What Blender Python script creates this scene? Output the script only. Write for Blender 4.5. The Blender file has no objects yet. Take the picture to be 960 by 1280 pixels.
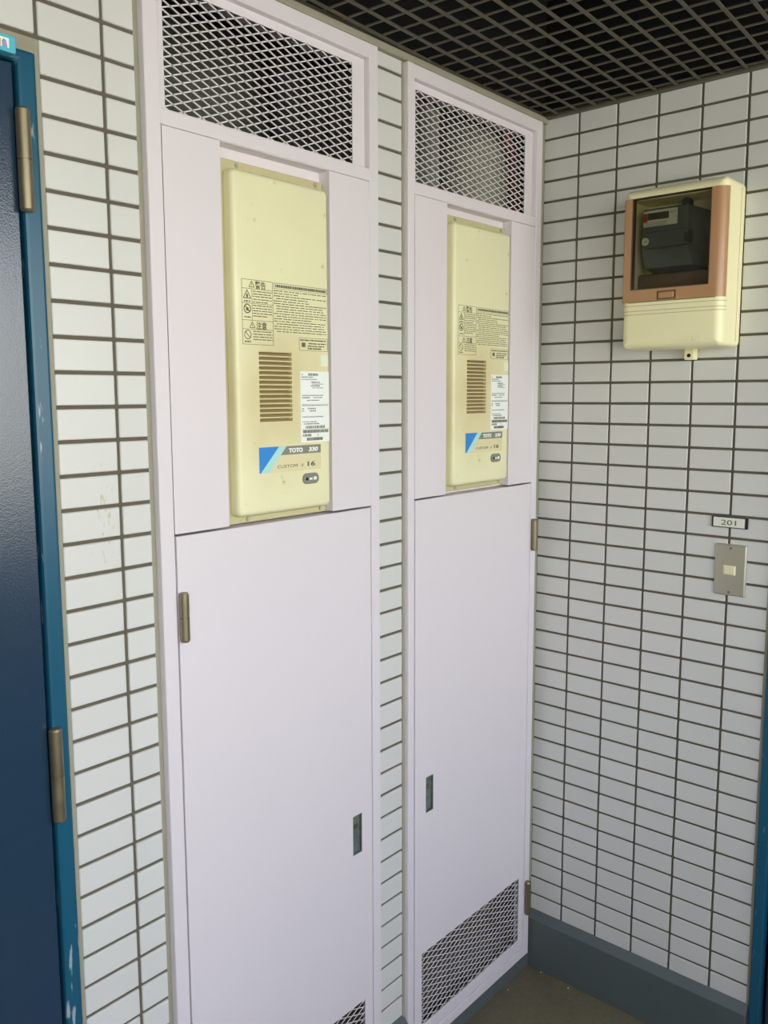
import bpy, bmesh, math, random
from mathutils import Vector, Matrix
random.seed(7)
S = bpy.context.scene
COL = S.collection
F0 = 2.205                      # height of the levelling joint above the floor (heights below are given from it)

# ------------------------------------------------------------------ camera
cd = bpy.data.cameras.new('camera'); cam = bpy.data.objects.new('camera', cd); COL.objects.link(cam)
cd.sensor_fit = 'VERTICAL'; cd.sensor_height = 24.0
cd.lens = 1070.93 / 1280 * 24.0
cd.shift_y = -15.5 / 1280
cd.clip_start = 0.02
cam.location = (-1.9455, -1.1608, F0 - 0.627)
cam.rotation_euler = (1.4489, 0.0032, -0.8547)
S.camera = cam

# ------------------------------------------------------------------ sky, exposure
S.view_settings.view_transform = 'Standard'; S.view_settings.look = 'None'
S.view_settings.gamma = 1.0; S.view_settings.use_curve_mapping = False
S.view_settings.exposure = 0.0
W = bpy.data.worlds.new('sky'); S.world = W; W.use_nodes = True
nt = W.node_tree; nt.nodes.clear()
wo = nt.nodes.new('ShaderNodeOutputWorld'); bg = nt.nodes.new('ShaderNodeBackground')
tc = nt.nodes.new('ShaderNodeTexCoord'); sp = nt.nodes.new('ShaderNodeSeparateXYZ')
mr = nt.nodes.new('ShaderNodeMapRange'); mr.inputs[1].default_value = -1; mr.inputs[2].default_value = 1
cr = nt.nodes.new('ShaderNodeValToRGB'); el = cr.color_ramp.elements
el[0].position = 0.0; el[0].color = (0.62, 0.60, 0.53, 1)
el[1].position = 1.0; el[1].color = (0.90, 1.0, 1.24, 1)
for p, c in ((0.47, (0.80, 0.78, 0.70, 1)), (0.53, (0.95, 0.95, 0.90, 1)), (0.66, (0.90, 0.94, 1.03, 1))):
    e = el.new(p); e.color = c
nt.links.new(tc.outputs['Generated'], sp.inputs[0]); nt.links.new(sp.outputs[2], mr.inputs[0])
nt.links.new(mr.outputs[0], cr.inputs[0]); nt.links.new(cr.outputs[0], bg.inputs[0])
bg.inputs[1].default_value = 5.8
nt.links.new(bg.outputs[0], wo.inputs[0])

# ------------------------------------------------------------------ materials
def lin(c):
    return tuple(((v/255)/12.92 if v/255 <= .04045 else ((v/255+.055)/1.055)**2.4) for v in c)
def mat(name, rgb, rough=.5, metal=0.0, var=0.0, vscale=8.0, bump=0.0, bscale=60.0, spec=.5, per_obj=0.0,
        stain=None, stain_scale=3.0, stain_lo=.55, stain_hi=.75, stretch=(1, 1, 1), rvar=0.0):
    m = bpy.data.materials.new(name); m.use_nodes = True
    n = m.node_tree.nodes; l = m.node_tree.links; b = n['Principled BSDF']
    base = lin(rgb)
    b.inputs['Roughness'].default_value = rough; b.inputs['Metallic'].default_value = metal
    b.inputs['Specular IOR Level'].default_value = spec
    b.inputs['Base Color'].default_value = (*base, 1)
    t = n.new('ShaderNodeTexCoord'); mp = n.new('ShaderNodeMapping'); mp.inputs['Scale'].default_value = stretch
    l.new(t.outputs['Object'], mp.inputs[0])
    src = None
    def mixc(fac_sock, fac_val, a, bcol):
        mx = n.new('ShaderNodeMix'); mx.data_type = 'RGBA'
        if fac_sock is not None: l.new(fac_sock, mx.inputs[0])
        else: mx.inputs[0].default_value = fac_val
        if hasattr(a, 'is_linked'): l.new(a, mx.inputs[6])
        else: mx.inputs[6].default_value = (*a, 1)
        if hasattr(bcol, 'is_linked'): l.new(bcol, mx.inputs[7])
        else: mx.inputs[7].default_value = (*bcol, 1)
        return mx.outputs[2]
    cur = base
    if var:
        ns = n.new('ShaderNodeTexNoise'); ns.inputs['Scale'].default_value = vscale; ns.inputs['Detail'].default_value = 5
        l.new(mp.outputs[0], ns.inputs[0])
        cur = mixc(ns.outputs[0], 0, tuple(v*(1-var) for v in base), tuple(min(1, v*(1+var)) for v in base))
        if rvar:
            r = n.new('ShaderNodeMapRange'); r.inputs[3].default_value = max(.02, rough-rvar); r.inputs[4].default_value = rough+rvar
            l.new(ns.outputs[0], r.inputs[0]); l.new(r.outputs[0], b.inputs['Roughness'])
    if per_obj:
        oi = n.new('ShaderNodeObjectInfo')
        cur2 = mixc(oi.outputs['Random'], 0, tuple(1-per_obj for _ in range(3)), (1, 1, 1))
        mx = n.new('ShaderNodeMix'); mx.data_type = 'RGBA'; mx.blend_type = 'MULTIPLY'; mx.inputs[0].default_value = 1
        if hasattr(cur, 'is_linked'): l.new(cur, mx.inputs[6])
        else: mx.inputs[6].default_value = (*cur, 1)
        l.new(cur2, mx.inputs[7]); cur = mx.outputs[2]
    if stain:
        ns = n.new('ShaderNodeTexNoise'); ns.inputs['Scale'].default_value = stain_scale; ns.inputs['Detail'].default_value = 8
        l.new(mp.outputs[0], ns.inputs[0])
        r = n.new('ShaderNodeMapRange'); r.inputs[1].default_value = stain_lo; r.inputs[2].default_value = stain_hi
        l.new(ns.outputs[0], r.inputs[0])
        cur = mixc(r.outputs[0], 0, cur, lin(stain))
    if hasattr(cur, 'is_linked'): l.new(cur, b.inputs['Base Color'])
    if bump:
        ns = n.new('ShaderNodeTexNoise'); ns.inputs['Scale'].default_value = bscale; ns.inputs['Detail'].default_value = 4
        l.new(mp.outputs[0], ns.inputs[0])
        bp = n.new('ShaderNodeBump'); bp.inputs['Strength'].default_value = bump; bp.inputs['Distance'].default_value = .002
        l.new(ns.outputs[0], bp.inputs['Height']); l.new(bp.outputs[0], b.inputs['Normal'])
    return m
M = {}
M['tile'] = mat('glazed_tile', (218, 219, 214), .32, var=.02, vscale=14, bump=.05, bscale=30, per_obj=.035)
M['grout'] = mat('grout', (100, 94, 80), .95, var=.15, vscale=30)
M['lilac'] = mat('lilac_paint', (229, 222, 226), .42, var=.015, vscale=5, bump=.03, bscale=120)
M['mesh'] = mat('pale_mesh_paint', (228, 222, 226), .5)
M['seal'] = mat('sealant', (156, 153, 134), .7, var=.12, vscale=25)
M['cream'] = mat('aged_cream_enamel', (240, 237, 194), .34, var=.04, vscale=10, stain=(190, 172, 112), stain_scale=38, stain_lo=.68, stain_hi=.80)
M['cream_dark'] = mat('dark_cream_enamel', (198, 191, 146), .5, var=.12, vscale=14)  # darker cream; also paints the groove shade on the meter box
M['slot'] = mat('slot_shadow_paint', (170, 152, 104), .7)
M['print'] = mat('black_print', (104, 103, 78), .8)
M['printg'] = mat('grey_print', (128, 134, 124), .8)
M['white'] = mat('white_sticker', (246, 250, 244), .5)
M['palegreen'] = mat('pale_sticker', (240, 246, 214), .5)
M['blue'] = mat('blue_print', (52, 140, 222), .45)
M['cyan'] = mat('cyan_print', (178, 230, 224), .45)
M['greyband'] = mat('grey_print_band', (134, 138, 122), .5)
M['plate'] = mat('brand_plate_cream', (230, 222, 176), .45)
M['doorblue'] = mat('navy_door_paint', (34, 58, 80), .2, var=.05, vscale=40, bump=.12, bscale=420, spec=.9)
M['frameblue'] = mat('teal_blue_paint', (26, 88, 114), .30, var=.12, vscale=6, stretch=(1, 1, .15), stain=(150, 170, 175), stain_scale=80, stain_lo=.66, stain_hi=.70)
M['black'] = mat('black_gap', (16, 16, 18), .9)
M['brass'] = mat('tarnished_nickel', (150, 141, 114), .42, metal=.85, var=.25, vscale=30, rvar=.12)
M['steel'] = mat('stainless', (196, 192, 172), .5, metal=.75, var=.06, vscale=10, stretch=(1, 60, 1))
M['pull'] = mat('worn_chrome', (118, 130, 122), .4, metal=.35, var=.5, vscale=70, rvar=.2)
M['base'] = mat('slate_blue_paint', (88, 98, 98), .55, var=.1, vscale=12)
M['floor'] = mat('olive_brown_floor', (104, 98, 76), .8, var=.25, vscale=90, bump=.4, bscale=160, stain=(88, 80, 60), stain_scale=7, stain_lo=.45, stain_hi=.75)
M['grille'] = mat('olive_grille_paint', (88, 85, 72), .55, var=.15, vscale=30, stain=(120, 92, 60), stain_scale=20, stain_lo=.62, stain_hi=.75)
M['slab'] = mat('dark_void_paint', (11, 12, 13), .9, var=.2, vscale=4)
M['concrete'] = mat('concrete', (158, 156, 148), .9, var=.1, vscale=6)
M['render'] = mat('pale_render', (190, 188, 180), .9, var=.06, vscale=8)
M['liner'] = mat('grey_shaft_lining', (104, 102, 90), .9, var=.3, vscale=6)
M['duct'] = mat('pale_grey_pipe', (172, 172, 146), .6, var=.1, vscale=8)
M['redpipe'] = mat('red_brown_pipe', (128, 66, 52), .6, var=.15, vscale=9)
M['darkpipe'] = mat('dark_lagging', (52, 52, 48), .9, var=.3, vscale=20)
M['boxcream'] = mat('cream_plastic', (252, 246, 200), .38, var=.03, vscale=9)
M['brown'] = mat('copper_brown_plastic', (184, 142, 102), .25, var=.05, vscale=12)
M['brownd'] = mat('dark_brown_plastic', (92, 66, 48), .5)
M['meter'] = mat('charcoal_plastic', (80, 88, 92), .35, var=.04, vscale=20)
M['meterd'] = mat('black_plastic', (24, 25, 26), .45)
M['lcd'] = mat('lcd_glass', (62, 60, 50), .2)
M['lab'] = mat('grey_white_label', (222, 224, 216), .5)
M['red'] = mat('red_label', (170, 34, 44), .5)
M['button'] = mat('ivory_button', (232, 228, 190), .35)
M['signwhite'] = mat('white_sign', (236, 238, 226), .4)
M['box_cyan'] = mat('cyan_plastic', (88, 190, 214), .4)
M['tan'] = mat('tan_print', (206, 180, 150), .6)
M['lav'] = mat('lavender_print', (150, 160, 200), .6)
M['gritw'] = mat('pale_grit', (205, 205, 195), .8)
g = bpy.data.materials.new('tinted_window'); g.use_nodes = True; n = g.node_tree.nodes; l = g.node_tree.links; n.clear()
o_ = n.new('ShaderNodeOutputMaterial'); mx = n.new('ShaderNodeMixShader'); tr = n.new('ShaderNodeBsdfTransparent'); gl = n.new('ShaderNodeBsdfGlossy')
fr = n.new('ShaderNodeFresnel'); fr.inputs[0].default_value = 1.3
tr.inputs[0].default_value = (.88, .88, .80, 1); gl.inputs['Roughness'].default_value = .04
l.new(fr.outputs[0], mx.inputs[0]); l.new(tr.outputs[0], mx.inputs[1]); l.new(gl.outputs[0], mx.inputs[2]); l.new(mx.outputs[0], o_.inputs[0])
M['glass'] = g

def tile_drips(m):
    n = m.node_tree.nodes; l = m.node_tree.links; b = n['Principled BSDF']
    ge = n.new('ShaderNodeNewGeometry'); mp = n.new('ShaderNodeMapping'); mp.inputs['Location'].default_value = (1.2525/.020, 0, -1.395/.085); mp.inputs['Scale'].default_value = (1/.020, 0, 1/.085)
    l.new(ge.outputs['Position'], mp.inputs[0]); ln = n.new('ShaderNodeVectorMath'); ln.operation = 'LENGTH'; l.new(mp.outputs[0], ln.inputs[0])
    ns = n.new('ShaderNodeTexNoise'); ns.inputs['Scale'].default_value = 1; ns.inputs['Detail'].default_value = 3
    m2 = n.new('ShaderNodeMapping'); m2.inputs['Scale'].default_value = (160, 160, 60); l.new(ge.outputs['Position'], m2.inputs[0]); l.new(m2.outputs[0], ns.inputs[0])
    a = n.new('ShaderNodeMath'); a.operation = 'MULTIPLY_ADD'; a.inputs[1].default_value = -.16; l.new(ln.outputs['Value'], a.inputs[0]); l.new(ns.outputs[0], a.inputs[2])
    r = n.new('ShaderNodeMapRange'); r.inputs[1].default_value = .48; r.inputs[2].default_value = .56; r.inputs[4].default_value = .7; l.new(a.outputs[0], r.inputs[0])
    mx = n.new('ShaderNodeMix'); mx.data_type = 'RGBA'; l.new(r.outputs[0], mx.inputs[0])
    l.new(b.inputs['Base Color'].links[0].from_socket, mx.inputs[6]); mx.inputs[7].default_value = (*lin((196, 184, 138)), 1); l.new(mx.outputs[2], b.inputs['Base Color'])
tile_drips(M['tile'])
# heater front: yellowed heat stain around the louvres (a stain with its own shape)
def heat_stain(m, cx, cz, sx, sz, rgb):
    n = m.node_tree.nodes; l = m.node_tree.links; b = n['Principled BSDF']
    t = n.new('ShaderNodeTexCoord'); mp = n.new('ShaderNodeMapping')
    mp.inputs['Location'].default_value = (-cx/sx, 0, -cz/sz); mp.inputs['Scale'].default_value = (1/sx, 0, 1/sz)
    l.new(t.outputs['Object'], mp.inputs[0])
    ns = n.new('ShaderNodeTexNoise'); ns.inputs['Scale'].default_value = 12; ns.inputs['Detail'].default_value = 4
    l.new(t.outputs['Object'], ns.inputs[0])
    ln = n.new('ShaderNodeVectorMath'); ln.operation = 'LENGTH'; l.new(mp.outputs[0], ln.inputs[0])
    ad = n.new('ShaderNodeMath'); ad.operation = 'MULTIPLY_ADD'; ad.inputs[1].default_value = .8
    l.new(ns.outputs[0], ad.inputs[0]); l.new(ln.outputs['Value'], ad.inputs[2])
    r = n.new('ShaderNodeMapRange'); r.inputs[1].default_value = .7; r.inputs[2].default_value = 1.5; r.inputs[3].default_value = .75; r.inputs[4].default_value = 0
    l.new(ad.outputs[0], r.inputs[0])
    mx = n.new('ShaderNodeMix'); mx.data_type = 'RGBA'; l.new(r.outputs[0], mx.inputs[0])
    old = b.inputs['Base Color'].links[0].from_socket
    l.new(old, mx.inputs[6]); mx.inputs[7].default_value = (*lin(rgb), 1); l.new(mx.outputs[2], b.inputs['Base Color'])

# ------------------------------------------------------------------ helpers
def Z(z): return F0 + z
def box(bm, x0, x1, y0, y1, z0, z1, bev=0.0, seg=1):
    if x0 > x1: x0, x1 = x1, x0
    if y0 > y1: y0, y1 = y1, y0
    if z0 > z1: z0, z1 = z1, z0
    r = bmesh.ops.create_cube(bm, size=1.0)
    vs = r['verts']
    for v in vs:
        v.co = Vector(((x0+x1)/2+v.co.x*(x1-x0), (y0+y1)/2+v.co.y*(y1-y0), (z0+z1)/2+v.co.z*(z1-z0)))
    if bev:
        es = list({e for v in vs for e in v.link_edges})
        bmesh.ops.bevel(bm, geom=es, offset=min(bev, .45*min(x1-x0, y1-y0, z1-z0)), segments=seg, profile=.5, affect='EDGES')
    return bm
def BX(*a, **k): return box(bmesh.new(), *a, **k)
def bar(bm, p, q, w, d, up=Vector((0, 1, 0))):
    p = Vector(p); q = Vector(q); t = (q-p).normalized(); s = t.cross(up).normalized()*(w/2); u = s.cross(t).normalized()*(d/2)
    vs = [bm.verts.new(c) for c in (p-s-u, p+s-u, p+s+u, p-s+u, q-s-u, q+s-u, q+s+u, q-s+u)]
    for f in ((3, 2, 1, 0), (4, 5, 6, 7), (0, 1, 5, 4), (1, 2, 6, 5), (2, 3, 7, 6), (3, 0, 4, 7)): bm.faces.new([vs[i] for i in f])
def cyl(bm, p, q, r, seg=24, r2=None):
    p = Vector(p); q = Vector(q); d = q-p
    res = bmesh.ops.create_cone(bm, cap_ends=True, segments=seg, radius1=r, radius2=r if r2 is None else r2, depth=d.length)
    rot = d.to_track_quat('Z', 'Y').to_matrix().to_4x4()
    bmesh.ops.transform(bm, matrix=Matrix.Translation((p+q)/2) @ rot, verts=res['verts'])
    return bm
def tube(bm, pts, r, seg=14):
    for a, b in zip(pts, pts[1:]): cyl(bm, a, b, r, seg)
    for a in pts[1:-1]:
        res = bmesh.ops.create_uvsphere(bm, u_segments=seg, v_segments=8, radius=r); bmesh.ops.translate(bm, vec=Vector(a), verts=res['verts'])
    return bm
def plate(bm, u0, u1, z0, z1, d0, d1, holes=(), axis='y'):
    """a slab in the u-z plane between depths d0 and d1 with rectangular holes cut through it"""
    us = sorted({u0, u1, *[h[i] for h in holes for i in (0, 1)]}); us = [u for u in us if u0 <= u <= u1]
    zs = sorted({z0, z1, *[h[i] for h in holes for i in (2, 3)]}); zs = [z for z in zs if z0 <= z <= z1]
    def solid(i, j):
        if not (0 <= i < len(us)-1 and 0 <= j < len(zs)-1): return False
        cu = (us[i]+us[i+1])/2; cz = (zs[j]+zs[j+1])/2
        return not any(h[0] < cu < h[1] and h[2] < cz < h[3] for h in holes)
    V = {}
    def v(i, j, k):
        if (i, j, k) not in V:
            c = (us[i], (d0, d1)[k], zs[j]); V[i, j, k] = bm.verts.new(c if axis == 'y' else (c[1], c[0], c[2]))
        return V[i, j, k]
    for i in range(len(us)-1):
        for j in range(len(zs)-1):
            if not solid(i, j): continue
            bm.faces.new([v(i, j, 0), v(i+1, j, 0), v(i+1, j+1, 0), v(i, j+1, 0)])
            bm.faces.new([v(i, j+1, 1), v(i+1, j+1, 1), v(i+1, j, 1), v(i, j, 1)])
            for di, dj, a, b in ((-1, 0, (i, j), (i, j+1)), (1, 0, (i+1, j+1), (i+1, j)), (0, -1, (i+1, j), (i, j)), (0, 1, (i, j+1), (i+1, j+1))):
                if not solid(i+di, j+dj):
                    bm.faces.new([v(*a, 0), v(*b, 0), v(*b, 1), v(*a, 1)])
    bmesh.ops.recalc_face_normals(bm, faces=bm.faces)
    return bm
def prism(bm, pts, d0, d1, axis='y'):
    """extrude a polygon given as (u, z) pairs between depths d0 and d1"""
    def c(p, d): return (p[0], d, p[1]) if axis == 'y' else (d, p[0], p[1])
    a = [bm.verts.new(c(p, d0)) for p in pts]; b = [bm.verts.new(c(p, d1)) for p in pts]
    bm.faces.new(a); bm.faces.new(list(reversed(b)))
    for i in range(len(pts)): j = (i+1) % len(pts); bm.faces.new([a[i], b[i], b[j], a[j]])
    bmesh.ops.recalc_face_normals(bm, faces=bm.faces)
    return bm
def rrect(u0, u1, z0, z1, r, seg=6):
    P = []
    for cx, cz, a0 in ((u1-r, z1-r, 0), (u0+r, z1-r, 90), (u0+r, z0+r, 180), (u1-r, z0+r, 270)):
        for k in range(seg+1):
            a = math.radians(a0+90*k/seg); P.append((cx+r*math.cos(a), cz+r*math.sin(a)))
    return P
def worldloc(o):
    v = Vector(o.location)
    while o.parent: o = o.parent; v += o.location
    return v
def obj(name, bm, m, parent=None, bev=0.0, smooth=False, origin=None):
    me = bpy.data.meshes.new(name)
    if isinstance(bm, bpy.types.Mesh): me = bm
    else:
        if origin is None and parent is None:
            pass
        bm.to_mesh(me); bm.free()
    me.materials.clear(); me.materials.append(M[m] if isinstance(m, str) else m)
    if smooth:
        for p in me.polygons: p.use_smooth = True
        me.set_sharp_from_angle(angle=math.radians(40))
    o = bpy.data.objects.new(name, me); COL.objects.link(o)
    if parent is not None:
        o.parent = parent; o.location = -worldloc(parent)
    if bev:
        md = o.modifiers.new('bevel', 'BEVEL'); md.width = bev; md.segments = 2; md.limit_method = 'ANGLE'
    return o
def struct(name, bm=None, m=None, loc=(0, 0, 0), **k):
    if bm is None:
        o = bpy.data.objects.new(name, None); COL.objects.link(o); o.location = loc; o.empty_display_size = .05
    else: o = obj(name, bm, m, **k)
    o['kind'] = 'structure'; return o
def thing(name, label, cat, loc, group=None):
    o = bpy.data.objects.new(name, None); COL.objects.link(o); o.location = loc; o.empty_display_size = .05
    tag(o, label, cat, group); return o
def tag(o, label, cat, group=None):
    o['label'] = label; o['category'] = cat
    if group: o['group'] = group
def text_bm(s, size, width=None, bold=0.0, shear=0.0, depth=.0002):
    """lettering as a flat mesh in the x-z plane, baseline at the origin, facing -y"""
    cu = bpy.data.curves.new('lettering', 'FONT'); cu.body = s; cu.size = size; cu.offset = bold; cu.shear = shear
    cu.extrude = depth; cu.resolution_u = 3
    t = bpy.data.objects.new('lettering', cu); COL.objects.link(t)
    dg = bpy.context.evaluated_depsgraph_get(); me = bpy.data.meshes.new_from_object(t.evaluated_get(dg))
    bm = bmesh.new(); bm.from_mesh(me)
    bpy.data.objects.remove(t); bpy.data.curves.remove(cu); bpy.data.meshes.remove(me)
    xs = [v.co.x for v in bm.verts]
    if not xs: return bm
    x0, x1 = min(xs), max(xs); k = (width/(x1-x0)) if width else 1
    for v in bm.verts: v.co = Vector(((v.co.x-x0)*k, -v.co.z, v.co.y))
    return bm
def place(bm, x, y, z): bmesh.ops.translate(bm, vec=(x, y, z), verts=bm.verts); return bm
def to_right(bm, x, y, z):
    """turn lettering made for a wall facing -y so that it faces -x and runs towards -y"""
    for v in bm.verts: a, b, c = v.co; v.co = Vector((x+b, y-a, z+c))
    return bm
def merge(a, b):
    me = bpy.data.meshes.new('tmp'); b.to_mesh(me); b.free(); a.from_mesh(me); bpy.data.meshes.remove(me); return a
def copy_tree(o, parent=None):
    c = o.copy(); COL.objects.link(c)
    if parent is not None: c.parent = parent
    for ch in list(o.children): copy_tree(ch, c)
    return c

# ------------------------------------------------------------------ setting: floor, walls, corridor
XL, YF = -4.2, -2.15
struct('floor', BX(XL, .12, YF, .02, -.12, 0), 'floor')
AC, BC = -.9025, -.290                                            # centre lines of the two cabinets' doors
A0, A1, B0, B1 = AC-.264, AC+.262, BC-.259, BC+.262               # outer edges of their frames
CT, CB = Z(.036), Z(-2.160)                                       # top and foot of their frames
wb = struct('wall_back', plate(bmesh.new(), XL, 0.12, 0, 2.9, .0035, .12,
     holes=[(A0+.001, A1-.001, CB+.001, CT-.001), (B0+.001, B1-.001, CB+.001, CT-.001), (-2.23, -1.331, 0, Z(-.156))]), 'grout')
wr = struct('wall_right', plate(bmesh.new(), YF, 0.0035, 0, 2.9, .0035, .12, holes=[(-1.49, -.590, 0, Z(-.156))], axis='x'), 'grout')
struct('wall_front', BX(XL, 0, YF-.14, YF, -.12, 1.12, bev=.004), 'render')
struct('light_stop_wall', BX(XL-.12, XL, YF-.14, .12, -.12, 3.05), 'concrete')  # unseen end wall, added to keep side light off the right wall
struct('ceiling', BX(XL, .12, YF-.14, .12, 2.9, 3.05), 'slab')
struct('trim_1', BX(XL, .0, YF-.14, YF, Z(.06), 2.9), 'render')     # edge beam over the open side

# tiles: one shared mesh per size, each tile an object
TILES = {}
def tile_mesh(w, h):
    k = (round(w, 4), round(h, 4))
    if k not in TILES:
        bm = BX(-w/2, w/2, -.002, .005, -h/2, h/2, bev=.0012); me = bpy.data.meshes.new('tile'); bm.to_mesh(me); bm.free()
        me.materials.append(M['tile']); TILES[k] = me
    return TILES[k]
def add_tile(wall, u, z, w, h):
    if w < .008 or h < .006: return
    o = bpy.data.objects.new('tile', tile_mesh(w, h)); COL.objects.link(o); o.parent = wall
    j = random.uniform(-.0004, .0004)
    if wall is wb: o.location = (u, .002+j, z); o.rotation_euler = (random.uniform(-.004, .004), 0, random.uniform(-.003, .003))
    else: o.location = (.002+j, u, z); o.rotation_euler = (0, random.uniform(-.004, .004), -math.pi/2+random.uniform(-.003, .003))
G = .0058                                                        # joint width
def tile_col(wall, ua, ub, joints, gap_a=G/2, gap_b=G/2, zmin=-9, zmax=9):
    """one column of tiles between u=ua and u=ub; joints: falling list of joint heights"""
    for a, b in zip(joints, joints[1:]):
        if b < zmin-.001 or a > zmax+.001: continue
        add_tile(wall, (ua+gap_a+ub-gap_b)/2, Z((a+b)/2), ub-ua-gap_a-gap_b, a-b-G)
rows = [.05-.05*k for k in range(42)]                             # right wall joints, from the grille down
rows[-1] = -2.0; rows.append(-2.0472)
for j in range(6):
    ya = -.0961-.1*(j-1); yb = max(ya-.1, -.5855)
    if j == 0: ya = -.001
    tile_col(wr, yb, min(ya, -.001), rows, gap_a=(G/2 if j < 5 else 0), gap_b=(G/2 if j else .001))
for j in range(5, 14):                                            # over the door in the right wall
    ya = -.0961-.1*(j-1); yb = ya-.1
    if j == 5: ya = -.592
    tile_col(wr, yb, ya, rows, zmin=-.152)
dzs = [8,8,8.4,8.8,9,9.2,10.5,9.5,9.6,8.7,9.3,9,9,9.6,9.4,9.3,10.8,11.5,11.9,12,12.8,14,15.5,14.5,14,14.4,13.8,13.2,12.8,12.4,12,11.7,10.8,10,9.2,8.8,8.3,7.8,7,5.8,5.6]
mid = [.052]+[-.05*k+dzs[k]/1000 for k in range(41)]+[-2.0462]
tile_col(wb, -.6335, B0-.0052, mid, gap_a=.0, gap_b=.0)
lef = [.05-.05*k+.0062 for k in range(42)]+[-2.0462]
tile_col(wb, -1.2268, -1.1745, lef, gap_b=0)
tile_col(wb, -1.3268, -1.2268, lef)
for k in range(1, 8):                                            # over the left door
    tile_col(wb, -1.3268-.1*k, -1.2268-.1*k, [.0562, .0062, -.0438, -.0938, -.1438], zmin=-.152)

struct('void_shade_back', BX(XL, -.001, -.003, .0034, Z(.066), 2.899), 'slab'); struct('void_shade_right', BX(-.003, .0034, YF, -.0035, Z(.066), 2.899), 'slab')  # near-black sheets added to darken the void above the grille
# sealant lines and skirting
struct('trim_2', BX(-1.1750, A0+.0015, .0010, .03, CB, CT), 'seal', bev=.001)
struct('trim_3', BX(B0-.0056, B0+.0015, -.0022, .03, CB, CT), 'seal', bev=.001)
struct('trim_4', BX(B1-.0015, -.001, -.0035, .03, CB, CT), 'seal', bev=.001)
struct('trim_5', BX(-1.19, 0, -.013, .03, Z(.0362), Z(.0505)), 'seal', bev=.003)
struct('trim_6', BX(-1.3318, -1.3248, -.001, .03, 0, Z(-.148)), 'seal', bev=.001)
struct('trim_7', BX(-2.23, -1.3248, -.0008, .03, Z(-.1675), Z(-.1475)), 'seal', bev=.001)
struct('trim_8', BX(-.0008, .03, -.592, -.5845, 0, Z(-.148)), 'seal', bev=.001)
struct('trim_9', BX(-.014, .004, -1.6, -.001, Z(.0465), Z(.0535)), 'grille', bev=.001)   # thin edge angle of the grille
# right skirting: profile in (x, z), run along y
bm = bmesh.new(); prof = [(.03, 0), (-.016, 0), (-.0165, Z(-2.064)), (.0005, Z(-2.0435)), (.03, Z(-2.0435))]
a = [bm.verts.new((p[0], -.589, p[1])) for p in prof]; b = [bm.verts.new((p[0], .0, p[1])) for p in prof]
bm.faces.new(a); bm.faces.new(b[::-1])
for i in range(5): bm.faces.new([a[i], b[i], b[(i+1) % 5], a[(i+1) % 5]])
bmesh.ops.recalc_face_normals(bm, faces=bm.faces)
struct('baseboard_right', bm, 'base', bev=.0015)
def back_skirt(name, x0, x1):
    bm = bmesh.new(); prof = [(.03, 0), (-.0145, 0), (-.015, Z(-2.064)), (.0005, Z(-2.0435)), (.03, Z(-2.0435))]
    a = [bm.verts.new((x0, p[0], p[1])) for p in prof]; b = [bm.verts.new((x1, p[0], p[1])) for p in prof]
    bm.faces.new(a); bm.faces.new(b[::-1])
    for i in range(5): bm.faces.new([a[i], b[i], b[(i+1) % 5], a[(i+1) % 5]])
    bmesh.ops.recalc_face_normals(bm, faces=bm.faces)
    return struct(name, bm, 'base', bev=.0012)
back_skirt('baseboard_back', A1+.0005, B0-.0005)
back_skirt('baseboard_left', -1.331, A0-.0005)
struct('trim_10', BX(A0, A1, -.006, .05, 0, CB-.0005, bev=.001), 'base')
struct('trim_11', BX(B0, B1+.012, -.006, .05, 0, CB-.0005, bev=.001), 'base')

# ------------------------------------------------------------------ doors
def hinge(parent, x, y, z0, z1, r=.0095, axis_gap=True, m='brass', name='hinge'):
    bm = bmesh.new(); zm = (z0+z1)/2
    cyl(bm, (x, y, z0+.003), (x, y, zm-.0006), r); cyl(bm, (x, y, zm+.0006), (x, y, z1-.003), r)
    cyl(bm, (x, y, z0), (x, y, z0+.0032), r*.8, r2=r*.98); cyl(bm, (x, y, z1-.0032), (x, y, z1), r*.98, r2=r*.8)
    cyl(bm, (x, y, zm-.001), (x, y, zm+.001), r*.82)
    return obj(name, bm, m, parent, smooth=True)
d1 = struct('door_1', loc=(-1.36, 0, 0))
obj('frame', plate(bmesh.new(), -2.23, -1.3322, 0, Z(-.1675), -.006, .09, holes=[(-2.19, -1.3590, -1, Z(-.184))]), 'frameblue', d1, bev=.005)
obj('gap_shade', plate(bmesh.new(), -2.2, -1.35, 0, Z(-.175), .045, .10), 'black', d1)  # black sheet stands in for the shade in the gap round the leaf
leaf = obj('leaf', BX(-2.186, -1.3650, -.003, .036, .008, Z(-.1885), bev=.0015, seg=2), 'doorblue', d1)
hinge(d1, -1.3585, -.0125, Z(-.380), Z(-.2455)); hinge(d1, -1.3575, -.0125, Z(-1.2505), Z(-1.108))
bm = bmesh.new(); cyl(bm, (-2.12, -.03, 1.02), (-2.12, -.003, 1.02), .012); cyl(bm, (-2.12, -.05, 1.02), (-2.02, -.05, 1.02), .010); cyl(bm, (-2.12, -.055, 1.02), (-2.12, -.028, 1.02), .010)
obj('lever_handle', bm, 'steel', d1, smooth=True)
d2 = struct('door_2', loc=(0, -.6, 0))
obj('frame', plate(bmesh.new(), -1.49, -.5925, 0, Z(-.158), -.008, .09, holes=[(-1.45, -.616, -1, Z(-.190))], axis='x'), 'frameblue', d2, bev=.003)
obj('gap_shade', plate(bmesh.new(), -1.46, -.60, 0, Z(-.185), .06, .10, axis='x'), 'black', d2)  # black backing painted as the shade beside this leaf
obj('leaf', BX(.012, .05, -1.446, -.623, .008, Z(-.196), bev=.002, seg=2), 'doorblue', d2)

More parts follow.
